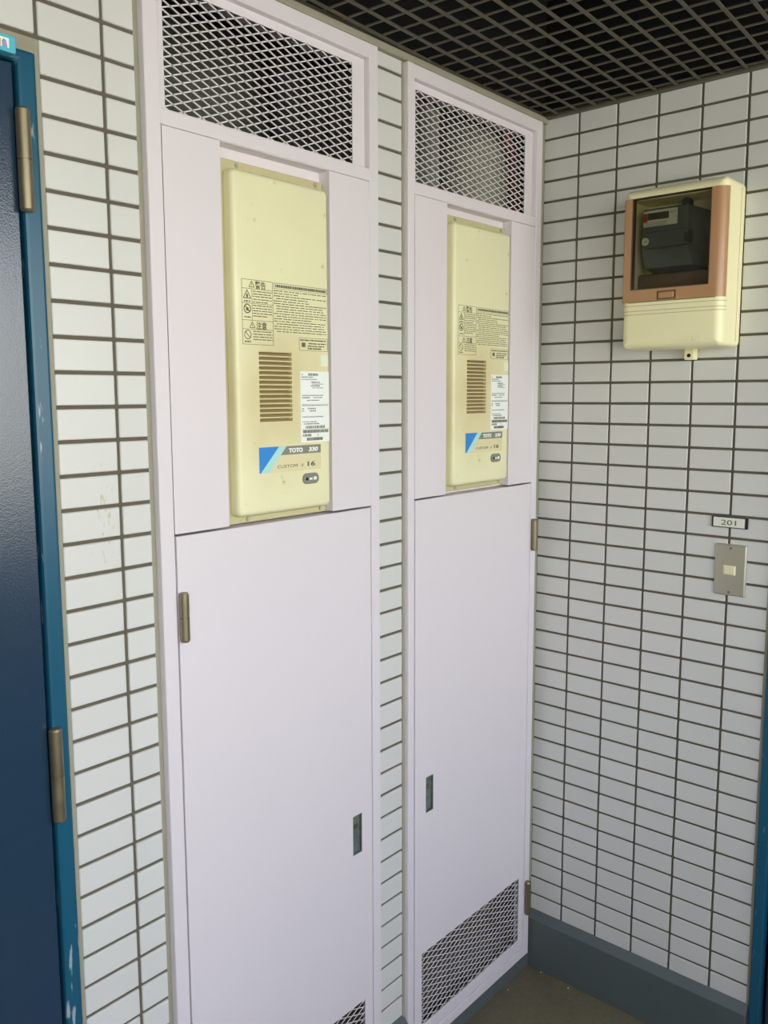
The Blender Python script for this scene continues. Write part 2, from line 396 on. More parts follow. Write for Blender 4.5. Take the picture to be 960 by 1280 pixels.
# small cyan box at the head of the left door
ds = thing('door_alarm', 'small bright cyan plastic box with a white sticker at the top of the blue door', 'alarm box', (-1.41, -.006, Z(-.17)))
obj('case', prism(bmesh.new(), rrect(-1.455, -1.3662, Z(-.1825), Z(-.1610), .0025, 3), -.0195, -.0062), 'box_cyan', ds, bev=.0012)
st = obj('sticker', BX(-1.400, -1.3755, -.0198, -.0194, Z(-.1775), Z(-.1655)), 'white', ds)
obj('print', box(BX(-1.396, -1.3865, -.0201, -.0197, Z(-.1770), Z(-.1680)), -1.3995, -1.3975, -.0201, -.0197, Z(-.1775), Z(-.168)), 'tan', st)
obj('symbol', prism(bmesh.new(), [(-1.3850, Z(-.1775)), (-1.3850, Z(-.1700)), (-1.3825, Z(-.1672)), (-1.3795, Z(-.1690)), (-1.3780, Z(-.1775))], -.0201, -.0197), 'lav', st)

# ------------------------------------------------------------------ the two pipe-space cabinets
YC = -.013                                                        # front plane of the frames
def expanded(bm, x0, x1, z0, z1, y, lw=.0362, sw=.0144, w=.0021, d=.0022, phase=.0):
    """expanded-metal lattice: two families of slanting strands clipped to the rectangle"""
    k = sw/lw
    for sgn in (1, -1):
        ya = z0-(x1-x0)*k-sw; c = ya+phase*sw
        while c < z1+(x1-x0)*k+sw:
            # line z = c + sgn*k*(x-x0)
            pts = []
            for x in (x0, x1):
                z = c+sgn*k*(x-x0)
                if z0 <= z <= z1: pts.append((x, z))
            for z in (z0, z1):
                x = x0+(z-c)/(sgn*k)
                if x0 < x < x1: pts.append((x, z))
            if len(pts) >= 2:
                pts.sort(); p, q = pts[0], pts[-1]
                if (q[0]-p[0]) > .003: bar(bm, (p[0], y, p[1]), (q[0], y, q[1]), w, d)
            c += sw
    return bm
def cabinet(c, mir, label, op0, op1, liner_x, deep):
    """op0/op1: the heater opening; mir=+1: hinges left, pull right; -1 the reverse"""
    t = thing('pipe_cabinet', label, 'cabinet', (c, 0, CB), 'lilac steel pipe cabinets')
    x0, x1 = c-(.264 if mir > 0 else .259), c+.262; g0, g1 = c-.2365, c+.2355
    zt, zb = CT, CB
    obj('stile', BX(x0, g0-.0012, YC, .0165, zb, zt, bev=.0012), 'lilac', t)
    obj('stile', BX(g1+.0012, x1, YC, .0165, zb, zt, bev=.0012), 'lilac', t)
    obj('head_rail', BX(g0-.0012, g1+.0012, YC+.0002, .05, Z(.0085), zt-.0002, bev=.0012), 'lilac', t)
    obj('sill_rail', BX(g0-.0012, g1+.0012, YC+.0003, .0165, zb+.0002, Z(-2.133), bev=.001), 'lilac', t)
    obj('middle_rail', BX(g0-.0012, g1+.0012, YC+.0002, .035, Z(-.2175), Z(-.1935), bev=.0012), 'lilac', t)
    m0, m1 = (g0+.0165, g1-.033)
    vf = obj('vent_frame', plate(bmesh.new(), g0-.0008, g1+.0008, Z(-.1935), Z(.0085), 0.0, .0022, holes=[(m0, m1, Z(-.1885), Z(-.0065))]), 'lilac', t, bev=.0008)
    vm = obj('vent_mesh', expanded(bmesh.new(), m0-.001, m1+.001, Z(-.1892), Z(-.0058), .0036), 'mesh', vf); vm['kind'] = 'stuff'
    up = obj('upper_panel', plate(bmesh.new(), g0, g1, Z(-.8495), Z(-.2185), YC+.0005, YC+.0022, holes=[(op0, op1, Z(-.90), Z(-.2190))]), 'lilac', t)
    # folded returns round the heater opening
    obj('opening_return', box(box(BX(op0-.0015, op0, YC+.0023, .013, Z(-.849), Z(-.2190)), op1, op1+.0015, YC+.0023, .013, Z(-.849), Z(-.2190)),
        op0, op1, YC+.0023, .013, Z(-.2190), Z(-.2176)), 'lilac', t)
    obj('backing_plate', plate(bmesh.new(), op0-.02, op1+.02, Z(-.852), Z(-.2190), .0132, .0152), 'lilac', t)
    # door with its pull recess and low vent
    hx = (c-.2365+.4115, c-.2365+.4385) if mir > 0 else (c-.2365+.0415, c-.2365+.0685)
    lv = (c-.2085, c+.2085) if mir < 0 else (c-.2085, c+.2085)
    dr = obj('door', plate(bmesh.new(), g0+.0016, g1-.0016, Z(-2.1300), Z(-.8535), YC, YC+.0022,
        holes=[(hx[0], hx[1], Z(-1.5765), Z(-1.4915)), (lv[0], lv[1], Z(-2.0975), Z(-1.9170))]), 'lilac', t, bev=.0009)
    obj('folded_edge', plate(bmesh.new(), g0+.0017, g1-.0017, Z(-2.1299), Z(-.8536), YC+.0023, .016, holes=[(g0+.0040, g1-.0040, Z(-2.1276), Z(-.8559))]), 'lilac', dr)
    lm = obj('low_vent_mesh', expanded(bmesh.new(), lv[0]-.001, lv[1]+.001, Z(-2.0985), Z(-1.9160), YC+.0032, w=.0016, d=.0010, phase=.4), 'mesh', dr); lm['kind'] = 'stuff'
    bm = plate(bmesh.new(), hx[0]+.0002, hx[1]-.0002, Z(-1.5763), Z(-1.4917), YC+.0002, YC+.006, holes=[(hx[0]+.002, hx[1]-.002, Z(-1.5745), Z(-1.4935))])
    box(bm, hx[0]+.001, hx[1]-.001, YC+.0055, YC+.0095, Z(-1.5755), Z(-1.4925))
    box(bm, hx[0]+.004, hx[1]-.004, YC+.003, YC+.006, Z(-1.5700), Z(-1.5420), bev=.001)
    pl = obj('pull', bm, 'pull', dr)
    cyl_ = bmesh.new(); cyl(cyl_, ((hx[0]+hx[1])/2, YC+.0038, Z(-1.518)), ((hx[0]+hx[1])/2, YC+.006, Z(-1.518)), .006); obj('lock', cyl_, 'brass', pl, smooth=True)
    xh = g0+.0075 if mir > 0 else g1+.0085
    hinge(t, xh, YC-.007, Z(-1.0275), Z(-.9455), r=.0082); hinge(t, xh, YC-.007, Z(-2.034), Z(-1.940), r=.0082)
    # shaft behind
    l0, l1 = liner_x
    bm = bmesh.new()
    box(bm, l0, l1, deep, deep+.02, .06, 2.45); box(bm, l0-.02, l0, .05, deep+.02, .06, 2.45); box(bm, l1, l1+.02, .05, deep+.02, .06, 2.45)
    box(bm, l0, l1, .0505, deep, .04, .06); box(bm, l0, l1, .0505, deep, 2.43, 2.45)
    obj('shaft_lining', bm, 'liner', t)
    return t
cabinet(AC, 1, 'left lilac steel pipe cabinet, hinged on its left, nearer the blue door', -1.0285, -.7775, (-1.21, -.604), .30)
cabinet(BC, -1, 'right lilac steel pipe cabinet in the corner, hinged on its right', -.4165, -.1620, (-.556, .34), .36)

# ------------------------------------------------------------------ gas water heaters
YP, YV = .0045, -.0165                                            # flange face, cover face
hw = thing('water_heater', 'cream gas water heater with warning print, set in the left cabinet nearer the blue door', 'water heater', (-.9, .0132, Z(-.852)), 'cream gas water heaters')
obj('flange', plate(bmesh.new(), -1.0270, -.7790, Z(-.8500), Z(-.2380), YP, .0128, holes=[]), 'cream_dark', hw, bev=.002)
# cover: a shallow pan with rounded edge, with the louvre slots cut as real openings
CX0, CX1, CZ0, CZ1 = -1.0105, -.7835, -.8375, -.2545
def cover_bm():
    bm = bmesh.new(); rings = []
    R = .0125
    prof = [(0, .0040), (0, YV+R*.9)] + [(R*.75*(1-math.cos(a)), YV+R*.9*(1-math.sin(a))) for a in [math.radians(x) for x in (22, 45, 67, 90)]]
    for ins, y in prof:
        rings.append([bm.verts.new((p[0], y, p[1])) for p in rrect(CX0+ins, CX1-ins, Z(CZ0)+ins, Z(CZ1)-ins, max(.012-ins, .003), 4)])
    for a, b in zip(rings, rings[1:]):
        for i in range(len(a)): j = (i+1) % len(a); bm.faces.new([a[i], a[j], b[j], b[i]])
    bm.faces.new(rings[-1]); bmesh.ops.recalc_face_normals(bm, faces=bm.faces)
    return bm
SX0, SX1 = -.9588, -.8822
slots = [(-.5556-.1150*i/14) for i in range(15)]
cov = obj('front_cover', cover_bm(), 'cream', hw, smooth=True)
cov['label'] = 'yellowed cream enamel front cover with rounded edges'
cutb = bmesh.new()
for z in slots: box(cutb, SX0, SX1, YV-.02, YV+.013, Z(z-.0029), Z(z+.0029))
cme = bpy.data.meshes.new('cut'); cutb.to_mesh(cme); cutb.free()
cuto = bpy.data.objects.new('cut', cme); COL.objects.link(cuto); cuto.location = (0, 0, 0)
md = cov.modifiers.new('b', 'BOOLEAN'); md.object = cuto; md.solver = 'EXACT'
bpy.context.view_layer.update()
nm = bpy.data.meshes.new_from_object(cov.evaluated_get(bpy.context.evaluated_depsgraph_get()))
cov.modifiers.clear(); cov.data = nm; bpy.data.objects.remove(cuto)
for p in nm.polygons: p.use_smooth = True
nm.set_sharp_from_angle(angle=math.radians(40))
heat_stain(M['cream'], -.92, Z(-.62), .14, .17, (216, 203, 152))
for z in slots:                                                  # pressed louvre blade standing in each slot
    bm = bmesh.new()
    a = [bm.verts.new(c) for c in ((SX0+.0005, YV+.0012, Z(z-.0027)), (SX1-.0005, YV+.0012, Z(z-.0027)), (SX1-.0005, YV+.0095, Z(z+.0024)), (SX0+.0005, YV+.0095, Z(z+.0024)))]
    b = [bm.verts.new(v.co+Vector((0, .0006, -.0004))) for v in a]
    bm.faces.new(a); bm.faces.new(b[::-1])
    for i in range(4): bm.faces.new([a[i], b[i], b[(i+1) % 4], a[(i+1) % 4]])
    bmesh.ops.recalc_face_normals(bm, faces=bm.faces)
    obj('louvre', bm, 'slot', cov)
for x, z in ((-.9813, -.2455), (-.7977, -.2450), (-.9742, -.8442), (-.7944, -.8430)):
    bm = bmesh.new(); cyl(bm, (x, YP+.0005, Z(z)), (x, YP-.0022, Z(z)), .0042, 14, r2=.0036); box(bm, x-.003, x+.003, YP-.0024, YP-.0020, Z(z)-.0005, Z(z)+.0005)
    obj('screw', bm, 'steel', hw, smooth=True)
obj('body', BX(-1.0, -.80, .0155, .22, Z(-.84), Z(-.26), bev=.004), 'cream_dark', hw)
YD = YV-.0003
def dashes(bm, x0, x1, z, h, gap=.0022, lo=.003, hi=.012, end=None):
    x = x0
    while x < x1-.001:
        w = min(random.uniform(lo, hi), x1-x); box(bm, x, x+w, YD, YV+.0001, Z(z-h/2), Z(z+h/2)); x += w+random.uniform(.0008, gap)
        if end and x > end: break
def lineh(bm, x0, x1, z, t=.0007): box(bm, x0, x1, YD, YV+.0001, Z(z-t/2), Z(z+t/2))
def linev(bm, x, z0, z1, t=.0007): box(bm, x-t/2, x+t/2, YD, YV+.0001, Z(z0), Z(z1))
def tri(bm, cx, cz, r, t=.0011):
    P = [(cx, Z(cz)+r), (cx-.95*r, Z(cz)-.62*r), (cx+.95*r, Z(cz)-.62*r)]
    for a, b in zip(P, P[1:]+P[:1]): bar(bm, (a[0], YD+.0001, a[1]), (b[0], YD+.0001, b[1]), t, .0003)
    box(bm, cx-.0005, cx+.0005, YD, YV+.0001, Z(cz)-.2*r, Z(cz)+.45*r); box(bm, cx-.0005, cx+.0005, YD, YV+.0001, Z(cz)-.45*r, Z(cz)-.32*r)
def ring(bm, cx, cz, r, t=.0013, slash=True):
    N = 20; P = [(cx+r*math.cos(2*math.pi*i/N), Z(cz)+r*math.sin(2*math.pi*i/N)) for i in range(N)]
    for a, b in zip(P, P[1:]+P[:1]): bar(bm, (a[0], YD+.0001, a[1]), (b[0], YD+.0001, b[1]), t, .0003)
    if slash: bar(bm, (cx-.7*r, YD+.0001, Z(cz)+.7*r), (cx+.7*r, YD+.0001, Z(cz)-.7*r), t, .0003)
# warning print on the left half
bm = bmesh.new(); L0, L1 = -.9935, -.9245
for z in (-.4330, -.4480, -.4722, -.5005, -.5155, -.5410): lineh(bm, L0, L1, z)
linev(bm, L0, -.5410, -.4330); linev(bm, L1, -.5410, -.4330); linev(bm, -.9715, -.5005, -.4480)
tri(bm, -.9718, -.4412, .0062); tri(bm, -.9718, -.5090, .0062)
merge(bm, place(text_bm('警告', .0135, width=.0235, bold=.00022), -.9640, YD+.0001, Z(-.4460)))
merge(bm, place(text_bm('注意', .0135, width=.0235, bold=.00022), -.9630, YD+.0001, Z(-.5140)))
tri(bm, -.9822, -.4590, .0085, .0014); box(bm, -.9840, -.9804, YD, YV+.0001, Z(-.4630), Z(-.4575))
ring(bm, -.9822, -.4815, .0072, .0018); box(bm, -.9850, -.9795, YD, YV+.0001, Z(-.4850), Z(-.4795))
ring(bm, -.9822, -.5250, .0072); 
for z, h in ((-.4690, .0024), (-.4955, .0024), (-.5365, .0026)): dashes(bm, -.9890, -.9755, z, h, lo=.002, hi=.005)
for z in (-.4518, -.4560, -.4602, -.4650, -.4695, -.4755, -.4800, -.4842, -.4886, -.4930): dashes(bm, -.9695, -.9270, z, .0015, end=(-.9400 if z in (-.4695, -.4930) else None))
for z in (-.5190, -.5235, -.5280, -.5325): dashes(bm, -.9700, -.9265, z, .0015)
wp = obj('warning_print', bm, 'print', cov); wp['kind'] = 'stuff'
bm = bmesh.new(); lineh(bm, -.9210, -.7915, -.4335); lineh(bm, -.9210, -.7915, -.4430, .0006); linev(bm, -.9210, -.4430, -.4335); linev(bm, -.7915, -.4430, -.4335)
dashes(bm, -.9180, -.7945, -.4383, .0048, lo=.002, hi=.005, gap=.0012)
zz = -.4465
for k in range(17):
    z = zz-.00435*k; new = k in (0, 1, 2, 4, 5, 9, 11, 12, 14, 15)
    if new: box(bm, -.9212, -.9190, YD, YV+.0001, Z(z-.0012), Z(z+.0012))
    dashes(bm, -.9180 if new else -.9165, -.7940, z, .0014, gap=.0035, end=random.choice((None, None, -.80, -.84, -.87)) if k else None)
for x in (-.8630, -.7912): linev(bm, x, -.5470, -.5245, .0006)
for z in (-.5245, -.5470): lineh(bm, -.8630, -.7912, z, .0006)
dashes(bm, -.8605, -.7935, -.5285, .0022); dashes(bm, -.8400, -.7950, -.5342, .0020); dashes(bm, -.8420, -.8000, -.5388, .0020); dashes(bm, -.8420, -.8080, -.5432, .0028, lo=.003, hi=.006)
box(bm, -.8570, -.8478, YD, YV+.0001, Z(-.5408), Z(-.5330))
ip = obj('instruction_print', bm, 'print', cov); ip['kind'] = 'stuff'
# stickers
lb = obj('data_label', BX(-.8618, -.7888, YV-.0006, YV, Z(-.7138), Z(-.5842)), 'white', cov); lb['label'] = 'white data label with bar codes'
YD = YV-.0008
bm = bmesh.new()
for x0, x1, z, h in ((-.8590, -.8560, -.5905, .0022), (-.8420, -.8170, -.5900, .0044), (-.8590, -.8300, -.5948, .0020), (-.8590, -.8200, -.5988, .0018), (-.8350, -.8130, -.6040, .0026), (-.8320, -.8040, -.6072, .0014),
        (-.8350, -.8130, -.6105, .0026), (-.8320, -.8040, -.6142, .0014), (-.8580, -.8040, -.6280, .0018), (-.8580, -.8390, -.6320, .0026), (-.8300, -.8050, -.6320, .0018), (-.8460, -.8150, -.6370, .0018),
        (-.8580, -.7920, -.6462, .0018), (-.8590, -.8540, -.6520, .0020), (-.8440, -.8240, -.6520, .0022), (-.8590, -.8540, -.6560, .0020), (-.8400, -.8240, -.6562, .0026), (-.8580, -.8050, -.6672, .0018),
        (-.8580, -.8220, -.6762, .0016), (-.8550, -.8150, -.6800, .0022), (-.8500, -.8000, -.6860, .0050), (-.8580, -.8350, -.7008, .0046), (-.8200, -.8180, -.7008, .003)):
    x = x0
    while x < x1-.0006:
        w = min(random.uniform(.0012, .0045), x1-x); box(bm, x, x+w, YD, YV-.0005, Z(z-h/2), Z(z+h/2)); x += w+random.uniform(.0006, .0016)
box(bm, -.8600, -.7900, YD, YV-.0005, Z(-.6443), Z(-.6439)); box(bm, -.8600, -.7900, YD, YV-.0005, Z(-.6895), Z(-.6891))
pr = obj('print', bm, 'printg', lb); pr['kind'] = 'stuff'
bm = bmesh.new()
for x0, x1, z, h in ((-.8575, -.7925, -.6938, .0058), (-.8480, -.8070, -.7080, .0056)):
    x = x0
    while x < x1: w = random.choice((.0004, .0006, .001)); box(bm, x, x+w, YD, YV-.0005, Z(z-h/2), Z(z+h/2)); x += w+random.choice((.0003, .0004, .0006))
bc = obj('bar_code', bm, 'print', lb); bc['kind'] = 'stuff'
obj('small_sticker', BX(-.8092, -.7898, YV-.0005, YV, Z(-.5740), Z(-.5536)), 'palegreen', cov)
bp_ = obj('brand_plate', BX(-.9640, -.8128, YV-.0012, YV, Z(-.7640), Z(-.7178), bev=.0004), 'plate', cov); bp_['label'] = 'cream brand plate with blue corner and grey band'
YB = YV-.0014
obj('blue_corner', prism(bmesh.new(), [(-.9636, Z(-.7182)), (-.9170, Z(-.7182)), (-.9610, Z(-.7636)), (-.9636, Z(-.7636))], YB, YV-.001), 'blue', bp_)
obj('cyan_stripe', prism(bmesh.new(), [(-.9166, Z(-.7182)), (-.9000, Z(-.7182)), (-.9420, Z(-.7636)), (-.9606, Z(-.7636))], YB, YV-.001), 'cyan', bp_)
obj('grey_band', prism(bmesh.new(), [(-.8990, Z(-.7186)), (-.8132, Z(-.7186)), (-.8132, Z(-.7338)), (-.9132, Z(-.7338))], YB, YV-.001), 'greyband', bp_)
bm = place(text_bm('TOTO', .0105, width=.0345, bold=.00055), -.8940, YB-.0002, Z(-.7301)); merge(bm, place(text_bm('330', .0105, width=.0245, bold=.00045, shear=.2), -.8450, YB-.0002, Z(-.7301)))
obj('lettering', bm, 'white', bp_)
bm = place(text_bm('CUSTOM', .0080, width=.0485), -.9215, YB+.0001, Z(-.7572)); merge(bm, place(text_bm('μ', .0095, width=.005, shear=.3), -.8630, YB+.0001, Z(-.7562))); merge(bm, place(text_bm('16', .0118, width=.0195, bold=.0003), -.8475, YB+.0001, Z(-.7572)))
obj('lettering', bm, 'print', bp_)
lk = obj('cover_lock', prism(bmesh.new(), rrect(-.8600, -.8195, Z(-.7908), Z(-.7708), .0095, 6), YV-.0025, YV+.0005), 'greyband', cov, bev=.0008)
bm = bmesh.new(); cyl(bm, (-.8505, YV-.0030, Z(-.7812)), (-.8505, YV-.0022, Z(-.7812)), .0030, 14); obj('keyhole', bm, 'black', lk)
bm = bmesh.new(); box(bm, -.8440, -.8370, YV-.0030, YV-.0022, Z(-.7832), Z(-.7795)); prism(bm, [(-.8335, Z(-.7838)), (-.8335, Z(-.7778)), (-.8270, Z(-.7778)), (-.8255, Z(-.7808)), (-.8270, Z(-.7838))], YV-.0030, YV-.0022); obj('mark', bm, 'white', lk)
hb = copy_tree(hw); hb.location.x += .6145; hb.location.z += .003
tag(hb, 'cream gas water heater with warning print, set in the right cabinet near the corner', 'water heater', 'cream gas water heaters')

# pipes seen dimly through the upper and lower meshes
pd = obj('flue_duct', tube(bmesh.new(), [(-.020, .188, 1.985), (-.020, .188, 2.40)], .1, 28), 'duct', smooth=True); tag(pd, 'pale grey flue duct behind the upper mesh of the right cabinet', 'duct')
pr_ = obj('lagged_pipe', tube(bmesh.new(), [(-.030, .066, 1.40), (-.030, .066, Z(-.106)), (-.041, .066, Z(-.037)), (-.089, .066, Z(.031)), (-.137, .066, Z(.065)), (-.172, .066, Z(.17))], .0125), 'redpipe', smooth=True); tag(pr_, 'thin red-brown pipe beside the grey duct behind the right upper mesh', 'pipe')
p3 = obj('wrapped_pipe', tube(bmesh.new(), [(-.68, .20, .065), (-.68, .20, 1.0), (-.68, .20, 2.42)], .038), 'darkpipe', smooth=True); tag(p3, 'dark wrapped pipe at the right end behind the left upper mesh', 'pipe')
p4 = obj('drain_pipe', tube(bmesh.new(), [(-.32, .19, .075), (-.32, .19, .5), (-.32, .19, 1.1)], .03), 'duct', smooth=True); tag(p4, 'pale pipe behind the low mesh vent of the right cabinet', 'pipe')

# ------------------------------------------------------------------ ceiling grille
gr = thing('ceiling_grille', 'dark olive open square grille hung over the whole corridor as ceiling', 'ceiling grille', (0, 0, Z(.050)))
ang = math.radians(-2.55)
rx, ry = math.cos(ang), math.sin(ang)                             # long bars run along (rx, ry)
def gbar(p, q, w, z0, z1):
    bm = bmesh.new(); bar(bm, (p[0], p[1], (z0+z1)/2), (q[0], q[1], (z0+z1)/2), w, z1-z0, up=Vector((0, 0, 1))); return bm
def clip(p, d, x0, x1, y0, y1):
    t0, t1 = -9, 9
    for o_c, d_c, lo, hi in ((p[0], d[0], x0, x1), (p[1], d[1], y0, y1)):
        if abs(d_c) < 1e-9:
            if not lo <= o_c <= hi: return None
            continue
        a, b = sorted(((lo-o_c)/d_c, (hi-o_c)/d_c)); t0 = max(t0, a); t1 = min(t1, b)
    return None if t1-t0 < .03 else ((p[0]+d[0]*t0, p[1]+d[1]*t0), (p[0]+d[0]*t1, p[1]+d[1]*t1))
P = .0497
ux = Vector((rx, -ry)); ux = Vector((math.cos(ang), -math.sin(ang)))  # towards the right wall, drifting +y
uy = Vector((-ux.y, ux.x))
org = Vector((0, -.3925))                                         # a crossing line that meets the right wall here
for k in range(-36, 34):
    p = org+uy*(P*k); s = clip(p, ux, -3.2, -.006, -2.12, -.016)
    if s: obj('grille_bar', gbar(s[0], s[1], .0058, Z(.0500), Z(.0535)), 'grille', gr)
for k in range(-4, 62):
    p = org-ux*(P*k+.029); s = clip(p, uy, -3.2, -.006, -2.12, -.016)
    if s: obj('grille_bar', gbar(s[0], s[1], .0056, Z(.0520), Z(.0545)), 'grille', gr)
# dim things above it
for nm_, args, lb_, ct_ in (('cable_box', (-.42, -.26, -.30, -.13, 2.40, 2.52), 'dark square box above the ceiling grille near the cabinets', 'box'),):
    o = obj(nm_, BX(*args, bev=.006), 'slab'); tag(o, lb_, ct_)
o = obj('overhead_pipe', tube(bmesh.new(), [(-3.2, -.22, 2.56), (-.02, -.22, 2.56)], .04), 'slab', smooth=True); tag(o, 'dark pipe running above the ceiling grille along the tiled wall', 'pipe')

# ------------------------------------------------------------------ electricity meter box on the right wall
mb = thing('meter_box', 'cream meter box with copper-brown window frame on the tiled right wall', 'meter box', (0, -.384, Z(-.36)))
Y0, Y1 = -.2710, -.4975; ZB, ZT = -.5270, -.1800; D = .107
def shell(x_out, ya, yb, za, zb, r, rf, x_in=-.001, holes=None):
    """a box on the right wall with corners of radius r and a rounded front edge of radius rf"""
    bm = bmesh.new(); rings = []
    prof = [(0, x_in), (0, -(x_out-rf))] + [(rf*(1-math.cos(t)), -(x_out-rf)-rf*math.sin(t)) for t in [math.radians(q) for q in (15, 30, 45, 60, 75, 90)]]
    for ins, x in prof:
        rings.append([bm.verts.new((x, p[0], p[1])) for p in rrect(yb+ins, ya-ins, Z(za)+ins, Z(zb)-ins, max(r-ins, .002), 5)])
    for a, b in zip(rings, rings[1:]):
        for i in range(len(a)): j = (i+1) % len(a); bm.faces.new([a[i], a[j], b[j], b[i]])
    bm.faces.new(rings[-1]); bm.faces.new(rings[0][::-1]); bmesh.ops.recalc_face_normals(bm, faces=bm.faces)
    return bm
def cut(o, cb):
    me = bpy.data.meshes.new('cut'); cb.to_mesh(me); cb.free(); c = bpy.data.objects.new('cut', me); COL.objects.link(c)
    c.matrix_world = Matrix.Identity(4)
    md = o.modifiers.new('b', 'BOOLEAN'); md.object = c; md.solver = 'EXACT'
    bpy.context.view_layer.update()
    nm = bpy.data.meshes.new_from_object(o.evaluated_get(bpy.context.evaluated_depsgraph_get()))
    o.modifiers.clear(); o.data = nm; bpy.data.objects.remove(c)
    for p in nm.polygons: p.use_smooth = True
    nm.set_sharp_from_angle(angle=math.radians(35))
case = obj('case', shell(D, Y0, Y1, ZB, ZT, .012, .020), 'boxcream', mb, smooth=True)
cut(case, BX(-.2, -.010, Y1+.016, Y0-.014, Z(-.4260), Z(-.2030)))
cut(case, BX(-.2, -.0875, Y1-.01, Y0+.01, Z(-.4250), Z(-.2003)))
obj('base_seam', plate(bmesh.new(), Y1-.0006, Y1+.004, Z(ZB)+.012, Z(ZT)-.012, -.0235, -.0220, axis='x'), 'cream_dark', mb)
# window frame: brown band wrapping the front with a rounded right edge
bm = bmesh.new(); FB, FT = -.4248, -.2005
prof = []
def band(ya, yb, rl, rr):
    pts = [(-.0862, ya)]
    for q in range(0, 91, 15): t = math.radians(q); pts.append((-(D-rl)-rl*math.sin(t), ya-rl*(1-math.cos(t))))
    for q in range(90, -1, -15): t = math.radians(q); pts.append((-(D-rr)-rr*math.sin(t), yb+rr*(1-math.cos(t))))
    pts.append((-.0862, yb)); return pts
pp = band(Y0-.0004, Y1+.0012, .006, .020)
a = [bm.verts.new((p[0], p[1], Z(FB))) for p in pp]; b = [bm.verts.new((p[0], p[1], Z(FT))) for p in pp]
bm.faces.new(a); bm.faces.new(b[::-1])
for i in range(len(pp)): j = (i+1) % len(pp); bm.faces.new([a[i], a[j], b[j], b[i]])
bmesh.ops.recalc_face_normals(bm, faces=bm.faces)
wf = obj('window_frame', bm, 'brown', mb, smooth=True)
W0, W1, WB, WT = -.2905, -.4660, -.3985, -.2010
cut(wf, BX(-.2, -.05, W1, W0, Z(WB), Z(-.19)))
obj('window_pane', BX(-.1040, -.1022, W1-.001, W0+.001, Z(WB-.001), Z(-.2000)), 'glass', wf)
obj('pane_edge', plate(bmesh.new(), W1, W0, Z(WB), Z(-.2006), -.1060, -.0900, holes=[(W1+.0022, W0-.0022, Z(WB+.0022), Z(-.2006-.001))], axis='x'), 'brownd', wf)
obj('lower_shelf', BX(-.062, -.0105, Y1+.017, Y0-.015, Z(-.4255), Z(-.3590), bev=.004), 'brownd', mb)
lt = obj('latch', plate(bmesh.new(), -.3960, -.3540, Z(-.4225), Z(-.4040), -D-.0008, -D+.004, holes=[(-.3930, -.3570, Z(-.4200), Z(-.4065))], axis='x'), 'brownd', wf)
obj('latch_tongue', BX(-D-.0022, -D+.003, -.3918, -.3600, Z(-.4190), Z(-.4075), bev=.001), 'brown', lt)
for z in (-.4330, -.4445, -.4520):                               # dark strips painted for the shade in the lower cover's grooves
    rp = [(p[0]-.0003 if p[0] < -.09 else p[0], p[1]) for p in band(Y0+.0008, Y1-.0008, .020, .021)]
    bm = bmesh.new(); a = [bm.verts.new((p[0], p[1], Z(z-.0007))) for p in rp]; b = [bm.verts.new((p[0], p[1], Z(z+.0007))) for p in rp]
    bm.faces.new(a); bm.faces.new(b[::-1])
    for i in range(len(rp)): j = (i+1) % len(rp); bm.faces.new([a[i], a[j], b[j], b[i]])
    bmesh.ops.recalc_face_normals(bm, faces=bm.faces); obj('groove_shade', bm, 'cream_dark', mb, smooth=True)
lug = plate(bmesh.new(), -.4100, -.3880, Z(-.5515), Z(-.5265), -.028, -.004, axis='x'); o = obj('mounting_lug', lug, 'boxcream', mb, bev=.002)
bm = bmesh.new(); cyl(bm, (-.0295, -.399, Z(-.5420)), (-.0275, -.399, Z(-.5420)), .0042, 12); obj('screw_hole', bm, 'black', o)
bm = bmesh.new()                                                  # raised maker's mark
for p, q in (((-.4300, -.5140), (-.4300, -.5050)), ((-.4300, -.5045), (-.4380, -.5045)), ((-.4380, -.5140), (-.4380, -.5000)), ((-.4380, -.5000), (-.4420, -.4975)), ((-.4420, -.4975), (-.4460, -.5000)), ((-.4460, -.5000), (-.4460, -.5140)), ((-.4460, -.5050), (-.4590, -.5060)), ((-.4530, -.5060), (-.4530, -.5140))):
    bar(bm, (-D-.0003, p[0], Z(p[1])), (-D-.0003, q[0], Z(q[1])), .0012, .0012, up=Vector((1, 0, 0)))
obj('raised_mark', bm, 'boxcream', mb)

# the meter inside
me_ = thing('electric_meter', 'charcoal electronic meter with label and display inside the cream meter box', 'electric meter', (-.010, -.37, Z(-.35)))
XF = -.0905
def hexa(bm, f, b):
    """solid between a front and a back outline of equal length, each a list of (x, y, z)"""
    a = [bm.verts.new(p) for p in f]; c = [bm.verts.new(p) for p in b]
    bm.faces.new(a); bm.faces.new(c[::-1])
    for i in range(len(a)): j = (i+1) % len(a); bm.faces.new([a[i], c[i], c[j], a[j]])
    bmesh.ops.recalc_face_normals(bm, faces=bm.faces); return bm
yl, yr = -.3085, -.4095
f = [(XF, yl, Z(-.2235)), (XF, yr, Z(-.2235)), (XF, yr-.001, Z(-.3090)), (XF, yl+.001, Z(-.3090))]
b = [(-.014, yl+.001, Z(-.2200)), (-.014, yr-.021, Z(-.2280)), (-.014, yr-.023, Z(-.3090)), (-.014, yl+.003, Z(-.3090))]
obj('upper_case', hexa(bmesh.new(), f, b), 'meter', me_, bev=.0025)
f = [(XF, yl+.0012, Z(-.3094)), (XF, yr-.002, Z(-.3094)), (XF+.012, yr-.012, Z(-.3500)), (XF+.012, yl-.002, Z(-.3500))]
b = [(-.014, yl+.003, Z(-.3094)), (-.014, yr-.023, Z(-.3094)), (-.014, yr-.025, Z(-.3560)), (-.014, yl+.002, Z(-.3560))]
